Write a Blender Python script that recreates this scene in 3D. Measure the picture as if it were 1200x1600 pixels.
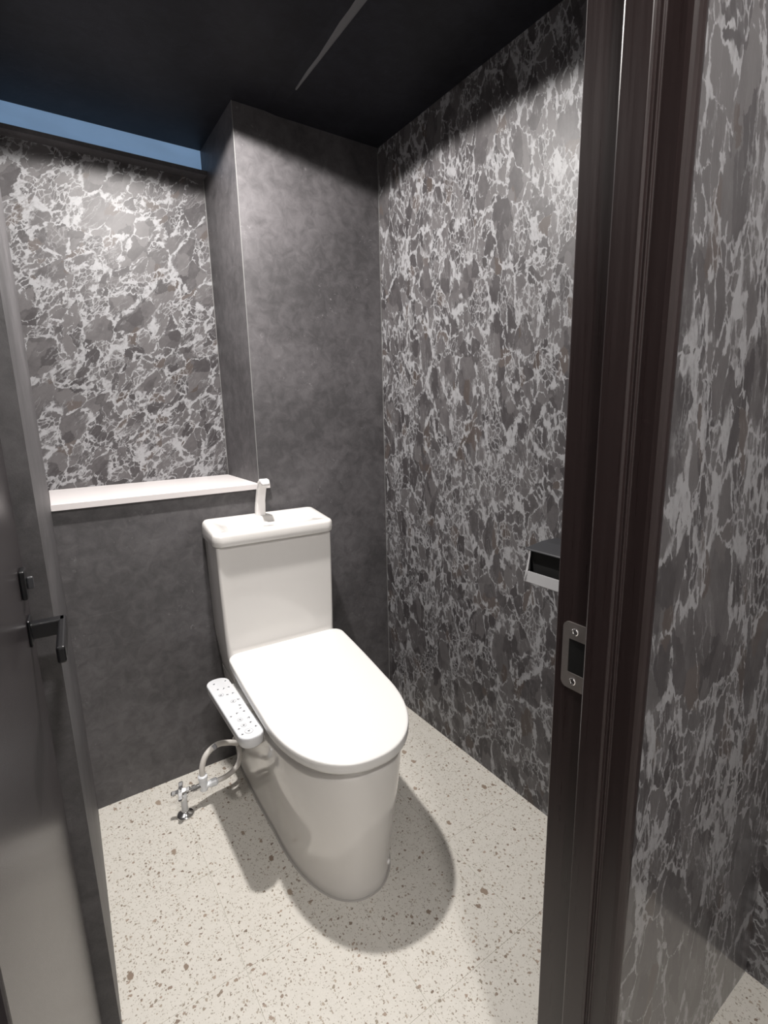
import bpy, bmesh, math, random
from mathutils import Vector, Matrix
for o in list(bpy.data.objects): bpy.data.objects.remove(o)
S = bpy.context.scene
C = S.collection
random.seed(7)

# ------------------------------------------------------------------ camera
cd = bpy.data.cameras.new('camera'); cam = bpy.data.objects.new('camera', cd); C.objects.link(cam)
cd.sensor_fit = 'HORIZONTAL'; cd.sensor_width = 36; cd.lens = 783.07 / 1200 * 36; cd.clip_start = .01
Rv = Vector((0.8279463, -0.56033845, -0.02292903)); Uv = Vector((0.12998903, 0.15197617, 0.97979901)); Fv = Vector((0.54553439, 0.81420149, -0.19866596))
m = Matrix(((Rv.x, Uv.x, -Fv.x), (Rv.y, Uv.y, -Fv.y), (Rv.z, Uv.z, -Fv.z))).to_4x4()
m.translation = (-1.15424, -1.70820, 1.2555)
cam.matrix_world = m
S.camera = cam
# ------------------------------------------------------------------ world, exposure, lights
w = bpy.data.worlds.new('world'); S.world = w; w.use_nodes = True
w.node_tree.nodes['Background'].inputs[0].default_value = (.6, .65, .8, 1)
w.node_tree.nodes['Background'].inputs[1].default_value = .02
S.view_settings.view_transform = 'Standard'; S.view_settings.look = 'None'; S.view_settings.gamma = 1
S.view_settings.use_curve_mapping = False; S.view_settings.exposure = 0.1
LX, LY, LZ = -.77, -.392, 2.20      # ceiling downlight of the toilet room
HX, HY, HZ = -.985, -2.06, 2.30     # ceiling downlight of the hall
def spot(name, loc, power, deg, blend, rad, col):
    l = bpy.data.lights.new(name, 'SPOT'); l.energy = power; l.spot_size = math.radians(deg); l.spot_blend = blend
    l.shadow_soft_size = rad; l.color = col
    o = bpy.data.objects.new(name, l); C.objects.link(o); o.location = loc; return o
def lobe(o, k):
    # photometric lobe of a downlight: strongest straight down
    l = o.data; l.use_nodes = True; t = l.node_tree; e = t.nodes['Emission']
    g = t.nodes.new('ShaderNodeNewGeometry'); sx = t.nodes.new('ShaderNodeSeparateXYZ'); a = t.nodes.new('ShaderNodeMath'); a.operation = 'ABSOLUTE'
    b = t.nodes.new('ShaderNodeMath'); b.operation = 'MULTIPLY_ADD'; b.inputs[1].default_value = 1-k; b.inputs[2].default_value = k
    t.links.new(g.outputs['Incoming'], sx.inputs[0]); t.links.new(sx.outputs[2], a.inputs[0]); t.links.new(a.outputs[0], b.inputs[0]); t.links.new(b.outputs[0], e.inputs['Strength'])
lamp_room = spot('lamp', (LX, LY, LZ - .012), 134, 163, .06, .03, (1, .963, .93)); lobe(lamp_room, .37)
lamp_hall = spot('lamp', (HX, HY, HZ - .015), 92, 168, .2, .055, (1, .963, .935))

# ------------------------------------------------------------------ helpers
def link(name, bm, mat, parent=None, smooth=False, world=False, bevel=0, seg=2, mods=()):
    bmesh.ops.recalc_face_normals(bm, faces=bm.faces)
    me = bpy.data.meshes.new(name); bm.to_mesh(me); bm.free()
    me.materials.append(mat)
    o = bpy.data.objects.new(name, me); C.objects.link(o)
    if parent is not None:
        o.parent = parent
        if world: me.transform(parent.matrix_world.inverted())
    if smooth: me.shade_smooth()
    if bevel:
        b = o.modifiers.new('b', 'BEVEL'); b.width = bevel; b.segments = seg; b.limit_method = 'ANGLE'; b.angle_limit = math.radians(40)
        if smooth: b.harden_normals = False
    return o
def tag(o, label=None, cat=None, group=None, kind=None):
    if label: o['label'] = label
    if cat: o['category'] = cat
    if group: o['group'] = group
    if kind: o['kind'] = kind
    return o
def empty(name, loc, rz=0):
    o = bpy.data.objects.new(name, None); C.objects.link(o); o.location = loc; o.rotation_euler = (0, 0, rz)
    o.empty_display_size = .05
    o.matrix_world = Matrix.Translation(loc) @ Matrix.Rotation(rz, 4, 'Z')
    return o
def box(bm, x0, x1, y0, y1, z0, z1):
    v = [bm.verts.new(p) for p in ((x0,y0,z0),(x1,y0,z0),(x1,y1,z0),(x0,y1,z0),(x0,y0,z1),(x1,y0,z1),(x1,y1,z1),(x0,y1,z1))]
    for f in ((3,2,1,0),(4,5,6,7),(0,1,5,4),(1,2,6,5),(2,3,7,6),(3,0,4,7)): bm.faces.new([v[i] for i in f])
    return v
def bx(*a):
    bm = bmesh.new(); box(bm, *a); return bm
def prism(bm, pts, axis, a, b):
    """closed outline pts (2-D) swept along axis from a to b"""
    def P(p, t):
        return {'x': (t, p[0], p[1]), 'y': (p[0], t, p[1]), 'z': (p[0], p[1], t)}[axis]
    A = [bm.verts.new(P(p, a)) for p in pts]; B = [bm.verts.new(P(p, b)) for p in pts]
    n = len(pts)
    for i in range(n): bm.faces.new((A[i], A[(i+1) % n], B[(i+1) % n], B[i]))
    bm.faces.new(A[::-1]); bm.faces.new(B)
def loft(bm, rings, cap0=True, cap1=True):
    R = [[bm.verts.new(p) for p in r] for r in rings]
    n = len(R[0])
    for a, b in zip(R, R[1:]):
        for i in range(n): bm.faces.new((a[i], a[(i+1) % n], b[(i+1) % n], b[i]))
    if cap0: bm.faces.new(R[0][::-1])
    if cap1: bm.faces.new(R[-1])
    return R
def lathe(bm, prof, n=24, M=Matrix.Identity(4), cap=True):
    rings = []
    for r, z in prof:
        rings.append([M @ Vector((r*math.cos(2*math.pi*i/n), r*math.sin(2*math.pi*i/n), z)) for i in range(n)])
    loft(bm, rings, cap, cap)
def aim(p0, p1):
    p0 = Vector(p0); d = Vector(p1) - p0
    return Matrix.Translation(p0) @ d.to_track_quat('Z', 'Y').to_matrix().to_4x4(), d.length
def tube(bm, pts, r, n=12, samples=8):
    P = [Vector(p) for p in pts]
    Q = []
    for i in range(len(P) - 1):
        p0 = P[max(i-1, 0)]; p1 = P[i]; p2 = P[i+1]; p3 = P[min(i+2, len(P)-1)]
        for k in range(samples):
            t = k / samples
            Q.append(.5*((2*p1) + (p2-p0)*t + (2*p0-5*p1+4*p2-p3)*t*t + (3*p1-p0-3*p2+p3)*t*t*t))
    Q.append(P[-1])
    rings = []; up = Vector((0, 0, 1))
    T0 = (Q[1]-Q[0]).normalized(); a = T0.cross(Vector((.31, .2, .93))).normalized()
    for i, q in enumerate(Q):
        T = (Q[min(i+1, len(Q)-1)] - Q[max(i-1, 0)]).normalized()
        a = (a - T * a.dot(T)).normalized(); b = T.cross(a)
        rings.append([q + a*math.cos(2*math.pi*k/n)*r + b*math.sin(2*math.pi*k/n)*r for k in range(n)])
    loft(bm, rings)
def rrect(x0, x1, y0, y1, r, n=6):
    out = []
    for cx, cy, a0 in ((x1-r, y1-r, 0), (x0+r, y1-r, 90), (x0+r, y0+r, 180), (x1-r, y0+r, 270)):
        for k in range(n+1):
            a = math.radians(a0 + 90*k/n); out.append((cx+r*math.cos(a), cy+r*math.sin(a)))
    return out

# ------------------------------------------------------------------ materials
class NT:
    def __init__(s, name, rough=.5, metal=0, spec=.5, col=(.5,.5,.5)):
        s.m = bpy.data.materials.new(name); s.m.use_nodes = True; s.t = s.m.node_tree; s.n = s.t.nodes
        s.b = s.n['Principled BSDF']; s.b.inputs['Roughness'].default_value = rough; s.b.inputs['Metallic'].default_value = metal
        s.b.inputs['Specular IOR Level'].default_value = spec; s.b.inputs['Base Color'].default_value = (*col, 1)
    def new(s, ty, **k):
        n = s.n.new(ty)
        for a, b in k.items(): setattr(n, a, b)
        return n
    def set(s, sock, v):
        if isinstance(v, bpy.types.NodeSocket): s.t.links.new(v, sock)
        elif v is not None:
            try: sock.default_value = v
            except Exception: sock.default_value = (*v, 1) if len(v) == 3 else v
    def math(s, op, a, b=None, c=None, clamp=False):
        n = s.new('ShaderNodeMath', operation=op, use_clamp=clamp); s.set(n.inputs[0], a)
        if b is not None: s.set(n.inputs[1], b)
        if c is not None: s.set(n.inputs[2], c)
        return n.outputs[0]
    def vm(s, op, a, b=None, sc=None):
        n = s.new('ShaderNodeVectorMath', operation=op); s.set(n.inputs[0], a)
        if b is not None: s.set(n.inputs[1], b)
        if sc is not None: s.set(n.inputs['Scale'], sc)
        return n.outputs[0]
    def pos(s): return s.new('ShaderNodeNewGeometry').outputs['Position']
    def noise(s, v, sc, det=3, ro=.5, dist=0, out='Fac'):
        n = s.new('ShaderNodeTexNoise'); s.set(n.inputs['Vector'], v); n.inputs['Scale'].default_value = sc
        n.inputs['Detail'].default_value = det; n.inputs['Roughness'].default_value = ro; n.inputs['Distortion'].default_value = dist
        return n.outputs[out]
    def voro(s, v, sc, feat='F1', rnd=1):
        n = s.new('ShaderNodeTexVoronoi', feature=feat); s.set(n.inputs['Vector'], v); n.inputs['Scale'].default_value = sc
        n.inputs['Randomness'].default_value = rnd; return n
    def mr(s, v, a, b, c=0, d=1, smooth=True):
        n = s.new('ShaderNodeMapRange'); n.interpolation_type = 'SMOOTHSTEP' if smooth else 'LINEAR'
        s.set(n.inputs['Value'], v); s.set(n.inputs['From Min'], a); s.set(n.inputs['From Max'], b); s.set(n.inputs['To Min'], c); s.set(n.inputs['To Max'], d)
        return n.outputs['Result']
    def mix(s, f, a, b):
        n = s.new('ShaderNodeMix', data_type='RGBA'); s.set(n.inputs[0], f); s.set(n.inputs[6], a); s.set(n.inputs[7], b); return n.outputs[2]
    def bump(s, h, st=.3, d=.001):
        n = s.new('ShaderNodeBump'); s.set(n.inputs['Height'], h); n.inputs['Strength'].default_value = st; n.inputs['Distance'].default_value = d
        s.t.links.new(n.outputs[0], s.b.inputs['Normal'])
    def color(s, v): s.set(s.b.inputs['Base Color'], v)

def mat_marble(name, rot, stretch, coat=0):
    M = NT(name, rough=.45, spec=.3)
    M.b.inputs['Coat Weight'].default_value = coat; M.b.inputs['Coat Roughness'].default_value = .17; M.b.inputs['Coat IOR'].default_value = 1.45
    p = M.new('ShaderNodeMapping'); M.set(p.inputs['Vector'], M.pos()); p.inputs['Rotation'].default_value = rot
    p2 = M.new('ShaderNodeMapping'); M.set(p2.inputs['Vector'], p.outputs[0]); p2.inputs['Scale'].default_value = stretch
    p = p2.outputs[0]
    warp = M.vm('SUBTRACT', M.noise(p, 7, 2, .5, 0, 'Color'), (.5, .5, .5))
    warp2 = M.vm('SUBTRACT', M.noise(p, 52, 4, .68, 0, 'Color'), (.5, .5, .5))
    q = M.vm('ADD', M.vm('ADD', p, M.vm('SCALE', warp, sc=.08)), M.vm('SCALE', warp2, sc=.022))
    S1, S2, S3 = 11.5, 25, 58
    big = M.voro(q, S1, 'DISTANCE_TO_EDGE').outputs['Distance']; bigc = M.voro(q, S1)
    med = M.voro(q, S2, 'DISTANCE_TO_EDGE').outputs['Distance']; medc = M.voro(q, S2)
    sm = M.voro(q, S3, 'DISTANCE_TO_EDGE').outputs['Distance']; smc = M.voro(q, S3)
    nA = M.noise(p, 15, 3, .6); nB = M.noise(p, 17, 3, .6); nC = M.noise(p, 7, 2, .5)
    def sep(n, k):
        c = M.new('ShaderNodeSeparateColor'); M.set(c.inputs[0], n.outputs['Color']); return c.outputs[k]
    w1 = M.mr(nA, .40, .66, .008, .16); v1 = M.math('SUBTRACT', 1, M.mr(big, M.math('MULTIPLY', w1, .5), M.math('ADD', w1, .008)))
    w2 = M.mr(nB, .40, .66, .0, .15); v2 = M.math('SUBTRACT', 1, M.mr(med, M.math('MULTIPLY', w2, .45), M.math('ADD', w2, .012)))
    brk = M.mr(sep(bigc, 0), .34, .36)                       # some large shards stay whole
    v2 = M.math('MULTIPLY', v2, M.math('MAXIMUM', brk, M.math('MULTIPLY', v1, .9)))
    brk2 = M.mr(sep(medc, 2), .50, .52)                      # and some middling ones
    zone = M.math('MULTIPLY', M.mr(nC, .42, .54), M.math('MULTIPLY', brk, brk2))
    v3 = M.math('MULTIPLY', M.math('SUBTRACT', 1, M.mr(sm, .02, .12)), zone)
    crumb = M.math('MULTIPLY', M.mr(sep(smc, 0), .40, .44), M.mr(sm, .05, .12))
    v12 = M.math('MULTIPLY', M.math('MAXIMUM', v1, v2), M.math('SUBTRACT', 1, M.math('MULTIPLY', crumb, .92)))
    v = M.math('MAXIMUM', v12, M.math('MULTIPLY', v3, .85))
    # fine hairlines that score the shards
    mp = M.new('ShaderNodeMapping'); M.set(mp.inputs['Vector'], q); mp.inputs['Rotation'].default_value = (.7, .5, .3); mp.inputs['Scale'].default_value = (1, 1, .22)
    hl = M.voro(mp.outputs[0], 52, 'DISTANCE_TO_EDGE').outputs['Distance']
    v = M.math('MAXIMUM', v, M.math('MULTIPLY', M.math('SUBTRACT', 1, M.mr(hl, .01, .06)), M.mr(nA, .48, .6, 0, .42)))
    v = M.math('MULTIPLY', v, M.mr(M.noise(p, 75, 3, .7), .25, .55, .45, 1))
    tone = M.math('ADD', M.math('MULTIPLY', sep(medc, 0), .55), M.math('MULTIPLY', M.noise(p, 38, 4, .65), .6))
    base = M.mix(M.mr(tone, .2, .95), (.042, .038, .040), (.105, .099, .101))
    base = M.mix(M.math('MULTIPLY', M.mr(sep(medc, 1), .93, .94), .6), base, (.075, .058, .05))
    col = M.mix(v, base, (.275, .275, .283))
    M.color(col)
    M.bump(M.math('ADD', M.noise(p, 220, 2, .6), M.math('MULTIPLY', v, .8)), .2, .0005)
    return M.m
marble = mat_marble('marble_wallpaper', (.12, .1, .15), (1.25, 1.25, .72))
marble_hall = mat_marble('marble_wallpaper_glossy', (.12, .1, .15), (1.1, 1.1, .50), .75)
marble_niche = mat_marble('marble_wallpaper_diagonal', (0, -.70, 0), (1.25, 1.2, .78))

def mat_plaster(name, k=1.0, rough=.5, tint=(1.0, .945, .985), sp=.6):
    M = NT(name, rough=rough, spec=sp)
    p = M.pos()
    big = M.noise(p, 2.3, 4, .6, .4); fine = M.noise(p, 26, 5, .65, .6); grain = M.noise(p, 420, 2, .6)
    t = M.math('ADD', M.math('MULTIPLY', big, .55), M.math('MULTIPLY', fine, .45))
    a = tuple(.044*k*c for c in tint); b = tuple(.118*k*c for c in tint)
    col = M.mix(M.mr(t, .34, .68), a, b)
    n2 = M.noise(p, 48, 4, .7, 1.2); z = M.mr(M.noise(p, 4.5, 3, .6), .50, .62)
    fleck = M.math('MULTIPLY', M.mr(n2, .60, .70), z)
    col = M.mix(M.math('MULTIPLY', fleck, .8), col, tuple(.21*k*c for c in tint))
    # faint diagonal trowel wisps
    mp = M.new('ShaderNodeMapping'); M.set(mp.inputs['Vector'], p); mp.inputs['Rotation'].default_value = (0, .45, 0); mp.inputs['Scale'].default_value = (3, 3, 17)
    ws = M.mr(M.noise(mp.outputs[0], 2.2, 5, .72, .5), .62, .76)
    col = M.mix(M.math('MULTIPLY', ws, .45), col, tuple(.16*k*c for c in tint))
    col = M.mix(M.math('MULTIPLY', M.mr(grain, .3, .7), .18), col, tuple(.11*k*c for c in tint))
    M.color(col); M.bump(M.math('ADD', M.math('MULTIPLY', fine, 1.4), M.math('MULTIPLY', grain, .5)), .3, .0012)
    return M.m
plaster = mat_plaster('dark_concrete_wallpaper')
ceil_m = mat_plaster('black_ceiling_paper', .17, .5, (.92, .94, 1.25), .25)

def mat_terrazzo():
    M = NT('terrazzo', rough=.38, spec=.4)
    p = M.pos()
    wv = M.vm('SUBTRACT', M.noise(p, 110, 2, .6, 0, 'Color'), (.5, .5, .5))
    q = M.vm('ADD', p, M.vm('SCALE', wv, sc=.011))
    base = M.mix(M.noise(p, 28, 4, .6), (.61, .585, .53), (.72, .69, .635))
    base = M.mix(M.math('MULTIPLY', M.mr(M.noise(p, 300, 2, .6), .35, .75), .35), base, (.55, .52, .465))
    def chips(scale, rmax, thr, c0, c1, off, st=(1,1,1)):
        mp = M.new('ShaderNodeMapping'); M.set(mp.inputs['Vector'], q); mp.inputs['Location'].default_value = off; mp.inputs['Scale'].default_value = st
        v = M.voro(mp.outputs[0], scale)
        sc = M.new('ShaderNodeSeparateColor'); M.set(sc.inputs[0], v.outputs['Color'])
        r = M.mr(sc.outputs[0], thr, 1, .03, rmax, False)
        on = M.mr(sc.outputs[0], thr, thr+.01)
        edge = M.math('SUBTRACT', 1, M.mr(v.outputs['Distance'], M.math('MULTIPLY', r, .8), r))
        return M.math('MULTIPLY', edge, on), M.mix(sc.outputs[1], c0, c1)
    col = base
    for sc, rm, th, c0, c1, off, st in (
        (230, .50, .20, (.36,.33,.28), (.48,.44,.38), (0,0,.003), (1,.8,1)),
        (120, .40, .34, (.26,.22,.175), (.42,.36,.29), (.3,.1,.001), (1,.75,1)),
        (68, .31, .40, (.20,.155,.12), (.38,.30,.24), (.7,.4,.002), (.8,1,1)),
        (26, .25, .58, (.22,.165,.125), (.36,.29,.23), (1.3,.9,.004), (1,.7,1))):
        f, cc = chips(sc, rm, th, c0, c1, off, st)
        col = M.mix(f, col, cc)
    M.color(col); M.bump(M.noise(p, 160, 2, .5), .08, .0006)
    return M.m
terrazzo = mat_terrazzo()

def mat_plain(name, col, rough, spec=.5, metal=0, mott=.04, sc=40, bump=0, coat=0):
    M = NT(name, rough=rough, metal=metal, spec=spec)
    p = M.pos(); n = M.noise(p, sc, 3, .6)
    M.color(M.mix(n, tuple(c*(1-mott) for c in col), tuple(min(1, c*(1+mott)) for c in col)))
    if bump: M.bump(M.noise(p, sc*8, 2, .5), bump, .0005)
    if coat: M.b.inputs['Coat Weight'].default_value = coat; M.b.inputs['Coat Roughness'].default_value = .03
    return M.m
ceramic = mat_plain('white_ceramic', (.72, .70, .675), .13, .5, 0, .01, 5, 0, .5)
seat_plastic = mat_plain('white_plastic', (.745, .735, .715), .28, .45, 0, .005, 5)
panel_plastic = mat_plain('panel_plastic', (.72, .73, .75), .3, .45, 0, .005)
grey_print = mat_plain('grey_print', (.06, .06, .07), .5)
pale_print = mat_plain('pale_print', (.36, .36, .38), .5)
faucet_m = mat_plain('white_spout_plastic', (.80, .78, .77), .3)
shelf_m = mat_plain('white_shelf_laminate', (.62, .585, .58), .4, .4, 0, .02, 60)
chrome = mat_plain('chrome', (.80, .80, .80), .08, .5, 1, .02)
steel = mat_plain('brushed_steel', (.42, .39, .375), .45, .5, 1, .10, 120, .1)
silver = mat_plain('satin_silver', (.52, .52, .53), .36, .5, .45, .03)
black_metal = mat_plain('black_metal', (.008, .008, .009), .30, .35)
dark_metal = mat_plain('dark_grey_metal', (.035, .036, .04), .42, .5)
hose_m = mat_plain('ivory_hose', (.72, .69, .65), .35, .45)
pale_cap = mat_plain('translucent_white_cap', (.82, .84, .87), .25, .5)
dark_void = mat_plain('dark_recess', (.01, .01, .01), .8, .2)
bead_m = mat_plain('pale_corner_bead', (.20, .198, .195), .4)
hall_white = mat_plain('white_hall_wallpaper', (.76, .75, .74), .6, .3)
streak_m = mat_plain('grey_light_streak', (.12, .12, .125), .45)  # lighter than the ceiling: the streak's brightness is put into this colour
seal_m = mat_plain('base_sealant', (.42, .40, .375), .4)
caulk = mat_plain('dark_joint', (.10, .09, .085), .7, .2)
grout = mat_plain('joint_grey', (.57, .545, .49), .8, .2)

def mat_wood():
    M = NT('dark_brown_laminate', rough=.30, spec=.32)
    mp = M.new('ShaderNodeMapping'); M.set(mp.inputs['Vector'], M.pos()); mp.inputs['Scale'].default_value = (60, 60, 1.6)
    n = M.noise(mp.outputs[0], 2.5, 4, .6, .3)
    M.color(M.mix(n, (.014, .009, .009), (.028, .019, .0185)))
    M.bump(n, .06, .0005)
    M.set(M.b.inputs['Roughness'], M.mr(n, .2, .8, .25, .36))
    return M.m
wood = mat_wood()
door_m = mat_plain('dark_door_laminate', (.034, .029, .031), .27, .5, 0, .15, 3)

def mat_glow(name, col, st):
    M = NT(name, rough=.35); p = M.pos()
    mp = M.new('ShaderNodeMapping'); M.set(mp.inputs['Vector'], p); mp.inputs['Scale'].default_value = (1, 1, 2.5)
    n = M.noise(mp.outputs[0], 9, 4, .6, .6)
    M.color((.25, .32, .42)); e = M.mix(n, tuple(c*.82 for c in col), tuple(c*1.18 for c in col))
    M.set(M.b.inputs['Emission Color'], e); M.b.inputs['Emission Strength'].default_value = st
    return M.m
frosted = mat_glow('frosted_blue_pane', (.27, .45, .72), .40)
lens_m = mat_glow('lamp_lens', (1, .96, .9), 1.0)

# ------------------------------------------------------------------ room shell
CZ = 2.20; NX = -.54; ND = .349; LW = -1.16; WT = .12
PY0, PY1 = -1.403, -1.32      # the partition with the doorway, front and back faces
def struct(name, bm, mat, **k):
    o = link(name, bm, mat, **k); o['kind'] = 'structure'; return o
# floor slab with square tiles of terrazzo let in
floor = struct('floor', bx(-2.0, .10, -2.75, .12, -.05, -.0012), grout)
x_lines = [-.623 + .3013*i for i in range(-5, 4)]; y_lines = [-1.049 + .3*i for i in range(-7, 5)]
def clip(a, b, lo, hi): return max(a, lo), min(b, hi)
g = .0002
cache = {}
for i in range(len(x_lines)-1):
    for j in range(len(y_lines)-1):
        x0, x1 = clip(x_lines[i]+g, x_lines[i+1]-g, -1.9, 0); y0, y1 = clip(y_lines[j]+g, y_lines[j+1]-g, -2.7, 0)
        if x1-x0 < .01 or y1-y0 < .01: continue
        key = (round(x1-x0, 3), round(y1-y0, 3))
        if key in cache:
            o = bpy.data.objects.new('floor_tile', cache[key]); C.objects.link(o)
        else:
            bm = bmesh.new(); a, b = (x1-x0)/2, (y1-y0)/2; e = .0004
            loft(bm, [[(-a,-b,-.003),(a,-b,-.003),(a,b,-.003),(-a,b,-.003)], [(-a,-b,-e),(a,-b,-e),(a,b,-e),(-a,b,-e)], [(-a+e,-b+e,0),(a-e,-b+e,0),(a-e,b-e,0),(-a+e,b-e,0)]])
            o = link('floor_tile', bm, terrazzo); cache[key] = o.data
        o.location = ((x0+x1)/2, (y0+y1)/2, random.uniform(-.0001, .0001)); o.parent = floor

# back wall: lower part under the niche, and the pier to its right
bm = bmesh.new()
box(bm, LW-.15, NX, 0, ND+WT, 0, .994)
box(bm, NX, .10, 0, ND+WT, 0, CZ)
struct('wall_back', bm, plaster)
# niche back panel in marbled paper
struct('wall_niche', bx(LW-.15, NX, ND, ND+WT, .994, 2.10), marble_niche)
struct('wall_niche_left', bx(LW-.15, LW-.002, 0, ND, .994, CZ), plaster)
# wall over the clerestory pane has nothing left: the pane reaches the ceiling
win = struct('window_1', bx(LW, NX, ND+.012, ND+.02, 2.10, CZ), frosted)
fr = link('window_rail', bx(LW, NX, .300, ND+.03, 2.098, 2.112), plaster, win); 
link('window_frame', bx(LW, NX, ND+.02, ND+WT, 2.10, CZ+.02), dark_void, win)
# right wall in marbled paper, through the doorway into the hall
struct('wall_right', bx(0, .10, -2.75, 0, 0, 2.45), marble)
# left wall, a touch out of square, and the nib behind the door
bm = bmesh.new()
prism(bm, [(-1.160, 0), (-1.1765, -.765), (-1.30, -.765), (-1.30, 0)], 'z', 0, CZ)
struct('wall_left', bm, plaster)
struct('wall_left_front', bx(-1.40, -1.262, PY1, -.765, 0, CZ), plaster)
# ceiling, with the shallow step of its right hand panel
bm = bmesh.new()
prism(bm, [(-1.40, CZ), (-.432, CZ), (-.396, CZ-.004), (-.392, CZ-.004), (.1, CZ-.004), (.1, CZ+.06), (-1.40, CZ+.06)], 'y', PY1, ND+WT)
ceil = struct('ceiling', bm, ceil_m)
bm = bmesh.new()      # streak of light along the step, modelled as a pale strip tapering towards the back
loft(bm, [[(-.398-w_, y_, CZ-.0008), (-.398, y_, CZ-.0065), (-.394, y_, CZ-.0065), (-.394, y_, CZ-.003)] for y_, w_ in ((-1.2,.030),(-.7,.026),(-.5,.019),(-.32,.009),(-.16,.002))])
link('light_streak', bm, streak_m, ceil)
# the partition of the doorway
DX0, DX1 = -1.245, -.62; DH = 2.03
struct('wall_front', bx(-.598, 0, PY0, PY1, 0, 2.45), marble_hall)
bm = bmesh.new(); box(bm, -1.9, -1.27, PY0, PY1, 0, 2.45); box(bm, -1.27, -.598, PY0, PY1, DH+.03, 2.45)
struct('wall_front_left', bm, marble)
# hall shell
struct('wall_hall_left', bx(-2.0, -1.9, -2.75, PY1, 0, 2.45), hall_white)
struct('wall_hall_back', bx(-2.0, .1, -2.85, -2.75, 0, 2.45), hall_white)
struct('ceiling_hall', bx(-2.0, .1, -2.85, PY0+.001, 2.32, 2.45), hall_white)

# pale paper edges at the corners
struct('trim_1', bx(NX-.0006, NX+.0016, -.0012, .0006, 1.013, CZ), bead_m)
struct('trim_2', bx(-.0022, .0, -.0012, -.0, 0, CZ-.02), bead_m)
struct('trim_3', bx(NX-.0016, NX, ND-.0012, ND, 1.013, 2.10), bead_m)

# ------------------------------------------------------------------ door frame (right jamb profile follows the photograph)
XA = DX1
def jamb(sgn, xa):
    # profile in plan: (offset out of the opening, y); offset grows away from the opening
    P = [(0, -1.318), (0, -1.3655), (-.010, -1.3665), (-.0115, -1.369), (-.0115, -1.3975), (-.0085, -1.3995), (-.0035, -1.3995), (-.0035, -1.4035), (0, -1.4045),
         (0, -1.424), (.0008, -1.429), (.003, -1.4325), (.0065, -1.4345), (.011, -1.435), (.016, -1.434), (.021, -1.4315), (.024, -1.427), (.024, -1.4035), (.022, -1.4035), (.022, -1.321), (.024, -1.321), (.024, -1.3155), (.002, -1.3155)]
    bm = bmesh.new(); prism(bm, [(xa + sgn*a, b) for a, b in P], 'z', 0, DH); return bm
frame = struct('door_1', jamb(1, XA), wood, bevel=.0009)
link('left_jamb', jamb(-1, DX0), wood, frame, bevel=.0009)
link('head_jamb', bx(DX0-.024, XA+.024, -1.431, -1.3155, DH, DH+.028), wood, frame, bevel=.001)
# strike plate with its hole, let into the right jamb
yc = -1.3475; zc = .937; xs = XA - .0012
bm = bmesh.new()
outer = rrect(yc-.0215, yc+.019, zc-.046, zc+.046, .009, 5)
inner = rrect(yc-.0215, yc+.0095, zc-.0235, zc+.0235, .0012, 5)
n = len(outer)
def ring(pts, X): return [bm.verts.new((X, p[0], p[1])) for p in pts]
a0, b0, a1, b1 = ring(outer, XA-.0018), ring(inner, XA-.0018), ring(outer, XA+.0002), ring(inner, XA+.0002)
for i in range(n):
    j = (i+1) % n
    bm.faces.new((a0[i], a0[j], b0[j], b0[i])); bm.faces.new((a0[i], a0[j], a1[j], a1[i])); bm.faces.new((b0[i], b0[j], b1[j], b1[i]))
sp = tag(link('strike_plate', bm, steel, frame), 'brushed metal strike plate')
bm = bmesh.new(); prism(bm, inner, 'x', XA-.0004, XA-.0001); link('latch_hole', bm, dark_void, sp)
for dz in (-.0345, .0345):
    bm = bmesh.new(); M = Matrix.Translation((XA-.0018, yc+.001, zc+dz)) @ Matrix.Rotation(-math.pi/2, 4, 'Y')
    lathe(bm, [(.0048, -.0005), (.0048, .0006), (.0040, .0012), (.0030, .0012), (.0028, .0004), (.0005, .0004)], 16, M)
    link('screw', bm, chrome, sp, smooth=False)

# ------------------------------------------------------------------ door leaf, swung in against the left wall
ang = math.atan2(-1.203 + 1.226, .51)
leaf = empty('door_leaf', (-1.2275, -1.318, .008), 0)
tag(leaf, 'dark brown door swung open at left with black lever handle', 'door')
d0 = Vector((-1.2275, -1.318, 0)); d1 = Vector((-1.2035, -.805, 0)); dd = (d1-d0).normalized(); nn = Vector((dd.y, -dd.x, 0))   # nn points to the camera side (+x)
def W(s, t, z): p = d0 + dd*s + nn*t; return (p.x, p.y, z)
L = (d1-d0).length
def dbox(s0, s1, t0, t1, z0, z1):
    bm = bmesh.new(); v = [bm.verts.new(W(s, t, z)) for z in (z0, z1) for s, t in ((s0,t0),(s1,t0),(s1,t1),(s0,t1))]
    for f in ((3,2,1,0),(4,5,6,7),(0,1,5,4),(1,2,6,5),(2,3,7,6),(3,0,4,7)): bm.faces.new([v[i] for i in f])
    return bm
link('panel', dbox(0, L, -.034, 0, .008, 2.02), door_m, leaf, world=True, bevel=.002)
hz = .955; hs = L - .052
handle = link('lever_handle', dbox(hs-.010, hs+.010, .002, .046, hz-.0115, hz+.0115), black_metal, leaf, world=True, bevel=.002)
bm = dbox(hs-.118, hs+.010, .036, .047, hz-.0115, hz+.0115)
link('grip', bm, black_metal, handle, world=False, bevel=.0035, seg=3); handle.children[0].data.transform(leaf.matrix_world.inverted())
link('rose', dbox(hs-.018, hs+.018, 0, .004, hz-.020, hz+.020), black_metal, leaf, world=True, bevel=.002)
turn = link('thumb_turn', dbox(hs-.016, hs+.016, 0, .007, hz+.050, hz+.092), black_metal, leaf, world=True, bevel=.002)
bm = dbox(hs-.003, hs+.003, .007, .015, hz+.062, hz+.080); link('turn_knob', bm, dark_metal, turn, bevel=.002); turn.children[0].data.transform(leaf.matrix_world.inverted())

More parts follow.
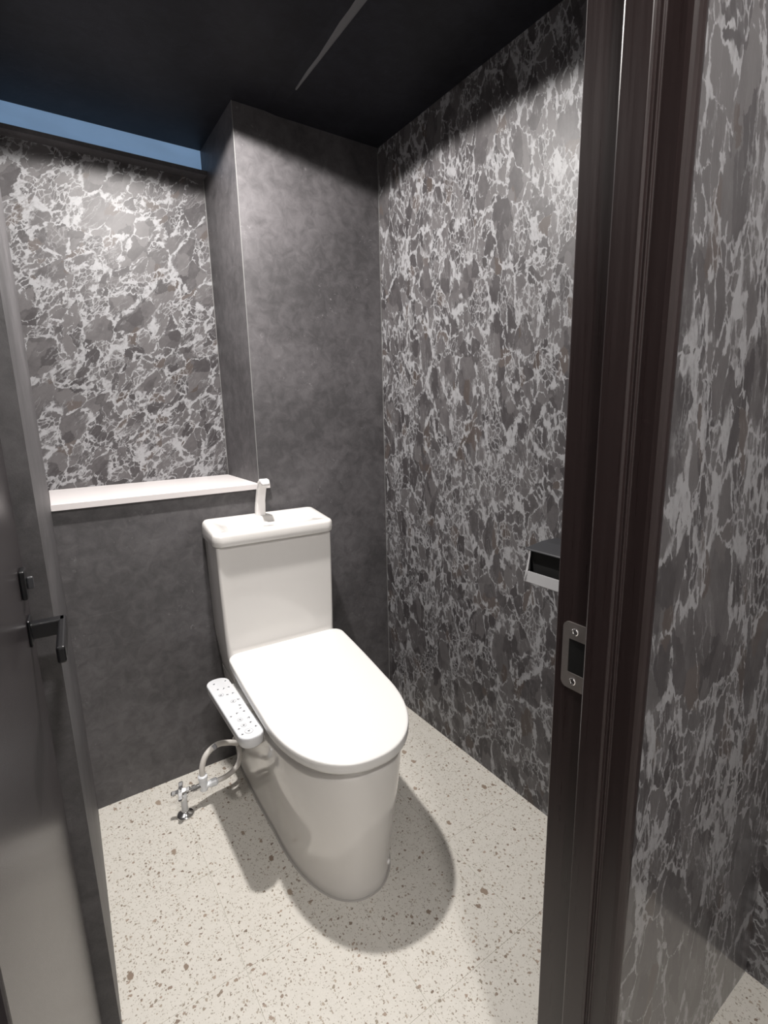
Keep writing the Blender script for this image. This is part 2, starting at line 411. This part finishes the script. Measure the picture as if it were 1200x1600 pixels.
# ------------------------------------------------------------------ shelf on the niche sill
shelf = empty('window_shelf', (-.85, .1, .994))
tag(shelf, 'long white shelf board set in the marbled wall niche', 'shelf')
bm = bmesh.new()
pts = [(-1.1595, ND-.001), (-1.1595, -.014), (-.505, -.014), (-.505, -.0005), (NX-.0015, -.0005), (NX-.0015, ND-.001)]
prism(bm, pts, 'z', .9945, 1.013); link('board', bm, shelf_m, shelf, world=True, bevel=.0012)
link('edge_band', bx(-1.1600, -.5045, -.0148, -.0140, .9950, 1.0125), shelf_m, shelf, world=True)

# ------------------------------------------------------------------ toilet
TR = math.radians(-3.2)
toilet = empty('toilet', (-.550, 0, 0), TR)
tag(toilet, 'white closed-lid toilet with tank and hand-wash basin in the corner', 'toilet')
NSEG = 18
def dshape(hw, yb, yt, rb, zf, hwf=None, pw=2.15, ys=None, n=NSEG):
    """plan outline: rounded rear corners at yb, sides, superelliptic nose to yt. zf(y) gives the height"""
    hwf = hwf or hw; ys = ys if ys is not None else yt + .30
    out = []
    for k in range(6):                       # rear right corner
        a = math.radians(90*k/5); out.append((hw - rb + rb*math.sin(a), yb - rb + rb*math.cos(a)))
    for k in range(1, 6):                    # right side
        t = k/6; y = yb - rb + (ys - yb + rb)*t; out.append((hw + (hwf-hw)*t*t, y))
    for k in range(0, n+1):                  # nose
        a = math.pi/2 * k/n; cx = abs(math.cos(a))**(2/pw); sy = abs(math.sin(a))**(2/pw)
        out.append((hwf*cx, ys + (yt-ys)*sy))
    mir = [(-x, y) for x, y in out[-2::-1] if abs(x) > 1e-6]
    out = out + mir
    return [(x, y, zf(y) if callable(zf) else zf) for x, y in out]
def lerp(tab, z):
    for (a, va), (b, vb) in zip(tab, tab[1:]):
        if z <= b:
            t = (z-a)/(b-a); t = max(0, min(1, t)); return va + (vb-va)*t
    return tab[-1][1]
# bowl body (skirted pedestal)
rows = []
for z in (0, .004, .03, .06, .09, .12, .15, .18, .21, .24, .27, .30, .33, .36, .385, .402, .410):
    hw = lerp([(0,.160),(.15,.163),(.30,.172),(.36,.178),(.41,.180)], z)
    hf = lerp([(0,.148),(.03,.1485),(.075,.151),(.13,.156),(.19,.163),(.265,.172),(.33,.177),(.41,.181)], z)
    yt = lerp([(0,-.765),(.03,-.765),(.10,-.772),(.19,-.786),(.28,-.797),(.34,-.803),(.41,-.806)], z)
    ys = lerp([(0,-.44),(.2,-.47),(.41,-.50)], z)
    pw = lerp([(0,2.25),(.41,2.2)], z)
    if z == 0: hw -= .002; hf -= .002; yt += .002
    if z == .410: hw -= .006; hf -= .006; yt += .006
    rows.append(dshape(hw, -.012, yt, .03, z, hf, pw, ys))
bm = bmesh.new(); loft(bm, rows)
bowl = link('bowl', bm, ceramic, toilet, smooth=True)
# tank body : runs down and flares forward into the deck
rows = []
for z, hw, yb, yf, r in ((.33,.160,-.014,-.16,.03),(.37,.172,-.013,-.215,.035),(.40,.181,-.012,-.252,.04),(.43,.184,-.012,-.247,.04),(.455,.186,-.012,-.228,.036),(.475,.1875,-.012,-.208,.030),(.492,.1885,-.012,-.197,.020),(.51,.189,-.012,-.191,.014),(.56,.1905,-.012,-.189,.011),(.70,.193,-.012,-.189,.010),(.846,.1945,-.012,-.189,.010),(.8505,.1945,-.012,-.189,.010)):
    rows.append([(x, y, z) for x, y in rrect(-hw, hw, yf, yb, r, 7)])
bm = bmesh.new(); loft(bm, rows); link('tank', bm, ceramic, toilet, smooth=True)
link('tank_joint', bx(-.190, .190, -.1835, -.016, .849, .8545), caulk, toilet)
# tank lid with hand-wash basin
def lidring(ins, z, slope=0, r=.034, dy=0):
    pts = rrect(-.2035+ins, .2035-ins, -.205+ins, -.010-ins*.6, max(r-ins, .006), 7)
    return [(x, y, z + slope*(y+.205)) for x, y in pts]
rows = [lidring(.008, .8525), lidring(.002, .8530), lidring(.0, .856), lidring(0, .870, 0, .028), lidring(.0012, .883, .05, .028), lidring(.003, .8875, .08, .028), lidring(.006, .8905, .09, .028), lidring(.011, .8920, .10, .028), lidring(.019, .8925, .10, .028)]
# basin bowl: oval dished surface inside the rim
def basin(sx, sy, z, slope):
    out = []
    pts = lidring(.019, 0)
    cx, cy = 0, -.108
    for (x, y, _) in pts:
        a = math.atan2((y-cy)/.085, (x-cx)/.18)
        ex, ey = .168*math.copysign(abs(math.cos(a))**.72, math.cos(a)), .066*math.copysign(abs(math.sin(a))**.78, math.sin(a))
        X, Y = cx+ex*sx, cy-.004+ey*sy
        out.append((X, Y, z + slope*(Y+.205)))
    return out
rows += [basin(1.0, 1.0, .8915, .10), basin(.985, .97, .8885, .09), basin(.965, .93, .8825, .08), basin(.92, .85, .876, .05), basin(.70, .66, .8725, .03), basin(.35, .35, .871, .02), basin(.05, .08, .8705, .02)]
bm = bmesh.new(); loft(bm, rows); tl = link('tank_lid', bm, ceramic, toilet, smooth=True)
# raised drain cover in the basin
bm = bmesh.new()
loft(bm, [[(x-.006, y-.112, z) for x, y in rrect(-.034*k, .034*k, -.030*k, .030*k, .010*k, 5)] for z, k in ((.872,1.06),(.887,1.0),(.891,.93),(.892,.85))])
link('drain_cover', bm, faucet_m, tl, smooth=True)
# hand-wash spout : flat curved blade
bm = bmesh.new()
path = [(-.040,.885,.0165,.0120),(-.042,.905,.0165,.0120),(-.046,.930,.0165,.0115),(-.053,.952,.0160,.0105),(-.056,.962,.0158,.0085),(-.067,.985,.0158,.0080),(-.080,1.008,.0158,.0078),(-.094,1.026,.0157,.0078),(-.108,1.034,.0155,.0078),(-.120,1.033,.0150,.0076),(-.128,1.027,.0140,.0068),(-.131,1.021,.0125,.0055)]
rows = []
for i, (y, z, hw, th) in enumerate(path):
    a = path[max(i-1, 0)]; b = path[min(i+1, len(path)-1)]
    T = Vector((0, b[0]-a[0], b[1]-a[1])).normalized(); N = Vector((0, T.z, -T.y))
    rr = rrect(-hw, hw, -th, th, .0045, 4)
    rows.append([(-.006 + p[0], y + N.y*p[1], z + N.z*p[1]) for p in rr])
loft(bm, rows); spout = link('hand_wash_spout', bm, faucet_m, tl, smooth=True)
bm = bmesh.new(); lathe(bm, [(.020, .884), (.019, .894), (.014, .898), (.008, .898)], 20, Matrix.Translation((-.006, -.041, 0))); link('spout_base', bm, faucet_m, spout, smooth=True)
# bidet seat unit, seat ring and closed lid
zl = lambda y: .434 + (.485-.434)*(y+.82)/.57
bm = bmesh.new()
loft(bm, [dshape(.172, -.225, -.795, .03, (lambda y, d=d: .410 + d*(zl(y)-.018-.410)), .172, 2.15, -.50) for d in (0, .3, .96)])
seat = link('seat', bm, seat_plastic, toilet, smooth=True)
bm = bmesh.new()
us = .0
loft(bm, [[(x, y, z) for x, y in rrect(-.184+i, .184-i, -.40, -.212-i, .03, 6)] for z, i in ((.409,.004),(.413,0),(.458,.001),(.470,.006))])
link('seat_unit', bm, seat_plastic, seat, smooth=True, bevel=0)
def lidrow(ins, f): return dshape(.198-ins, -.212-ins, -.822+ins, .034, f, .191-ins, 2.22, -.545)
H = zl
rows = [lidrow(.010, lambda y: H(y)-.012), lidrow(.004, lambda y: H(y)-.0125), lidrow(.0015, lambda y: H(y)-.0115), lidrow(.0005, lambda y: H(y)-.006), lidrow(0, lambda y: H(y)+.004),
        lidrow(.0005, lambda y: H(y)+.0120), lidrow(.0015, lambda y: H(y)+.0142), lidrow(.0035, lambda y: H(y)+.0155), lidrow(.008, lambda y: H(y)+.0162), lidrow(.06, lambda y: H(y)+.0172)]
bm = bmesh.new(); loft(bm, rows); link('lid', bm, seat_plastic, toilet, smooth=True)
# bolt caps low on the pedestal
for sx, y in ((1, -.735),):
    bm = bmesh.new(); p = Vector((.0735, -.7355, .040)); dr = Vector((.62, -.78, .05))
    M, _ = aim(p - dr*.004, p + dr); lathe(bm, [(.007, 0), (.007, .006), (.0055, .008), (.001, .0085)], 16, M)
    link('bolt_cap', bm, seat_plastic, bowl, smooth=True)
# side control panel
PX0, PX1, PYa, PYb = -.834, -.765, -.552, -.197; PZ = .435
panel = None
def prow(ins, z, dx=0): return [(x, y, z) for x, y in rrect(PX0+ins, PX1-ins, PYa+ins, PYb-ins, .031-ins*.8, 9)]
bm = bmesh.new(); loft(bm, [prow(.012, .400), prow(.006, .401), prow(.003, .405), prow(.0005, .426), prow(0, .431), prow(.0012, .4342), prow(.003, PZ)])
panel = link('control_panel', bm, panel_plastic, toilet, smooth=True, world=True)
# arm that joins the panel to the seat unit
bm = bmesh.new()
loft(bm, [[(x, y, z) for x, y in rrect(-.790, -.725, -.395+i, -.252-i, .022-i*.5, 6)] for z, i in ((.405,.004),(.41,0),(.428,0),(.433,.004))])
link('panel_arm', bm, seat_plastic, toilet, smooth=True, world=True)
BT = [(-.778,-.229,1),(-.812,-.267,0),(-.796,-.271,1),(-.780,-.271,1),(-.812,-.304,2),(-.797,-.313,1),(-.780,-.313,1),(-.793,-.357,2),(-.778,-.354,1),(-.783,-.387,1),(-.787,-.404,0),(-.784,-.425,1),
      (-.803,-.423,1),(-.822,-.429,0),(-.806,-.457,2),(-.783,-.461,1),(-.806,-.488,2),(-.787,-.486,1),(-.781,-.510,1),(-.822,-.497,0),(-.803,-.520,3),(-.822,-.525,0),(-.812,-.229,0)]
minv = toilet.matrix_world.inverted()
def disc_ring(cx, cy, r0, r1, z, h):
    bm = bmesh.new(); n = 16
    if r0 > 0:
        rg = [[(cx+r*math.cos(2*math.pi*k/n), cy+r*math.sin(2*math.pi*k/n)*1.05, zz) for k in range(n)] for r, zz in ((r0, z), (r0, z+h), (r1, z+h), (r1, z))]
        loft(bm, rg, False, False)
    else:
        lathe(bm, [(r1, 0), (r1, h)], n, Matrix.Translation((cx, cy, z)))
    return bm
for i, (bx_, by_, k) in enumerate(BT):
    r = (.0052, .0058, .0072, .0105)[k]
    bm = disc_ring(bx_, by_, 0, r, PZ-.0005, .0011); bm.transform(minv); b = link('button', bm, panel_plastic, panel)
    if k >= 2:
        bm = disc_ring(bx_, by_, r-.0006, r+.0004, PZ, .0009); bm.transform(minv); link('button_ring', bm, pale_print, panel)
    # printed pictogram: a couple of short strokes
    bm = bmesh.new(); rr = random.Random(i)
    for s in range(2 if k else 3):
        a = rr.uniform(-.5, .5) + (math.pi/2 if s == 1 else 0); l = .0034 if k else .0026; t = .0010
        cx, cy = bx_ + rr.uniform(-.0012, .0012), by_ + rr.uniform(-.0012, .0012)
        vs = []
        for z in (PZ+.0005, PZ+.0008):
            for u, v in ((-l,-t),(l,-t),(l,t),(-l,t)):
                vs.append(bm.verts.new((cx+u*math.cos(a)-v*math.sin(a), cy+u*math.sin(a)+v*math.cos(a), z)))
        for f in ((0,1,2,3),(4,5,6,7),(0,1,5,4),(1,2,6,5),(2,3,7,6),(3,0,4,7)): bm.faces.new([vs[q] for q in f])
    bm.transform(minv); link('pictogram', bm, grey_print, panel)
# thin line of status text under the two button groups
# sealant line round the foot of the pedestal
bm = bmesh.new(); loft(bm, [dshape(.164, -.010, -.7685, .03, 0.0, .1515, 2.25, -.44), dshape(.1615, -.012, -.7665, .03, .0028, .149, 2.25, -.44)]); link('base_seal', bm, seal_m, toilet)

# ------------------------------------------------------------------ stop valve on the floor
valve = empty('stop_valve', (-.930, -.190, 0))
tag(valve, 'chrome floor stop valve left of the toilet with cross handle', 'valve')
VX, VY = -.930, -.190
def part(name, bm, mat, parent=valve, **k):
    o = link(name, bm, mat, valve, world=True, **k)
    if parent is not valve: o.parent = parent
    return o
bm = bmesh.new(); lathe(bm, [(.026, 0), (.0275, .002), (.0265, .005), (.021, .009), (.013, .0125), (.0095, .015), (.0092, .019)], 28, Matrix.Translation((VX, VY, 0))); part('escutcheon', bm, chrome, smooth=True)
bm = bmesh.new(); lathe(bm, [(.0100, .012), (.0100, .060), (.0130, .063), (.0135, .080), (.010, .084)], 20, Matrix.Translation((VX, VY, 0))); part('riser_pipe', bm, pale_cap, smooth=True)
# body and outlet reaching right
M, Ln = aim((VX, VY, .075), (VX+.055, VY+.004, .075))
bm = bmesh.new(); lathe(bm, [(.0115, 0), (.0115, .012), (.0085, .014), (.0085, .026), (.0125, .027), (.0125, .038), (.0095, .040), (.0095, Ln)], 20, M); part('valve_body', bm, chrome, smooth=False)
# cross handle facing the room, tipped upward
hc = Vector((VX-.007, VY-.010, .094)); hn = Vector((-.30, -.42, .85)).normalized()
M, _ = aim(hc - hn*.014, hc + hn)
bm = bmesh.new(); lathe(bm, [(.006, 0), (.006, .012), (.0095, .013), (.0095, .019), (.006, .021)], 16, M)
for k in range(4):
    a = math.pi/2*k + .3; Mk = M @ Matrix.Translation((0, 0, .016)) @ Matrix.Rotation(a, 4, 'Z')
    r0 = [Mk @ Vector((.003, s*.0085, t*.0060)) for s, t in ((-1,-1),(1,-1),(1,1),(-1,1))]
    r1 = [Mk @ Vector((.016, s*.0058, t*.0050)) for s, t in ((-1,-1),(1,-1),(1,1),(-1,1))]
    r2 = [Mk @ Vector((.026, s*.0072, t*.0050)) for s, t in ((-1,-1),(1,-1),(1,1),(-1,1))]
    r3 = [Mk @ Vector((.0300, s*.0050, t*.0032)) for s, t in ((-1,-1),(1,-1),(1,1),(-1,1))]
    loft(bm, [r0, r1, r2, r3])
part('cross_handle', bm, chrome, bevel=.0012)
# branch tee with plastic collars
tx = VX+.064
bm = bmesh.new(); lathe(bm, [(.0120, .058), (.0130, .062), (.0130, .096), (.0150, .098), (.0150, .109), (.0120, .112)], 20, Matrix.Translation((tx, VY+.003, 0))); tee = part('branch_tee', bm, pale_cap, smooth=False)
M, Ln = aim((tx+.006, VY+.002, .071), (tx+.045, VY-.002, .074))
bm = bmesh.new(); lathe(bm, [(.0095, 0), (.0095, .012), (.0125, .013), (.0130, .034), (.0100, .036), (.0085, Ln)], 20, M); part('union_nut', bm, pale_cap, smooth=False)
bm = bmesh.new(); tube(bm, [(tx, VY+.003, .105), (tx+.001, VY+.003, .140), (tx+.018, VY+.006, .176), (tx+.055, VY+.012, .193), (tx+.095, VY+.016, .182), (tx+.120, VY+.026, .164), (tx+.132, VY+.045, .150), (tx+.133, VY+.080, .145)], .0092)
hose = part('water_hose', bm, hose_m, smooth=True)
bm = bmesh.new(); tube(bm, [(tx+.045, VY-.002, .074), (tx+.075, VY-.003, .078), (tx+.105, VY+.002, .088), (tx+.124, VY+.014, .104), (tx+.133, VY+.035, .126), (tx+.133, VY+.060, .138)], .0082)
part('water_hose', bm, hose_m, smooth=True)
M, Ln = aim((tx+.040, VY+.0085, .189), (tx+.052, VY+.011, .1925)); bm = bmesh.new(); lathe(bm, [(.0096, 0), (.0096, Ln)], 14, M)
mk = link('hose_band', bm, pale_print, hose, world=False, smooth=True); mk.data.transform(valve.matrix_world.inverted())

# ------------------------------------------------------------------ paper holder on the right wall
hold = empty('paper_holder', (0, -.92, .84))
tag(hold, 'dark and silver toilet paper holder on the marbled right wall', 'paper holder')
def hp(name, bm, mat, **k): return link(name, bm, mat, hold, world=True, **k)
ya, yb = -.848, -.998
bm = bmesh.new(); prism(bm, [(0, .896), (-.060, .897), (-.128, .889), (-.130, .885), (-.060, .891), (0, .890)], 'y', yb, ya); hp('cover_flap', bm, dark_metal, bevel=.001)
hp('back_plate', bx(-.004, 0, yb, ya, .795, .89), black_metal)
bm = bmesh.new(); prism(bm, [(-.004, .885), (-.100, .880), (-.112, .872), (-.126, .806), (-.120, .800), (-.004, .800)], 'y', ya-.003, ya); hp('side_plate', bm, silver)
bm = bmesh.new(); prism(bm, [(-.004, .885), (-.100, .880), (-.112, .872), (-.126, .806), (-.120, .800), (-.004, .800)], 'y', yb, yb+.003); hp('side_plate', bm, silver)
bm = bmesh.new(); prism(bm, [(-.1255, .826), (-.1305, .7985), (-.1280, .7965), (-.110, .7965), (-.110, .800), (-.124, .801), (-.1215, .826)], 'y', yb, ya); hp('front_lip', bm, silver, bevel=.0006)
# face frame: the arm that rises at the end of the lip
bm = bmesh.new()
A = [(-.1305, ya, .7985), (-.1305, ya-.010, .7985), (-.1255, ya-.0085, .826), (-.113, ya-.006, .877), (-.110, ya, .880)]
B = [(x+.0035, y, z) for x, y, z in A]
loft(bm, [A, B]); hp('frame_arm', bm, silver)
hp('cradle', bx(-.118, -.006, yb+.004, ya-.004, .798, .801), black_metal)
hp('inner_box', bx(-.110, -.006, yb+.004, ya-.004, .8015, .884), dark_void)

# ------------------------------------------------------------------ ceiling downlights
def downlight(loc, z, label, lamp, r=.05):
    e = empty('downlight', (loc[0], loc[1], z)); tag(e, label, 'ceiling light')
    bm = bmesh.new(); T = Matrix.Translation((loc[0], loc[1], z))
    loft(bm, [[T @ Vector((q*math.cos(2*math.pi*k/40), q*math.sin(2*math.pi*k/40), zz)) for k in range(40)] for q, zz in ((r+.012, 0), (r+.012, -.002), (r+.009, -.004), (r, -.004), (r-.002, 0))], False, False)
    link('trim_ring', bm, dark_metal, e, smooth=True, world=True)
    bm = bmesh.new(); lathe(bm, [(r-.001, -.0008), (r-.001, -.0002)], 32, T); link('lens', bm, lens_m, e, world=True)
    lamp.parent = e; lamp.location = (0, 0, -.012)
downlight((LX, LY), CZ, 'round recessed ceiling light above the toilet, left of its tank', lamp_room)
downlight((HX, HY), 2.32, 'round recessed ceiling light in the hall outside the doorway', lamp_hall)
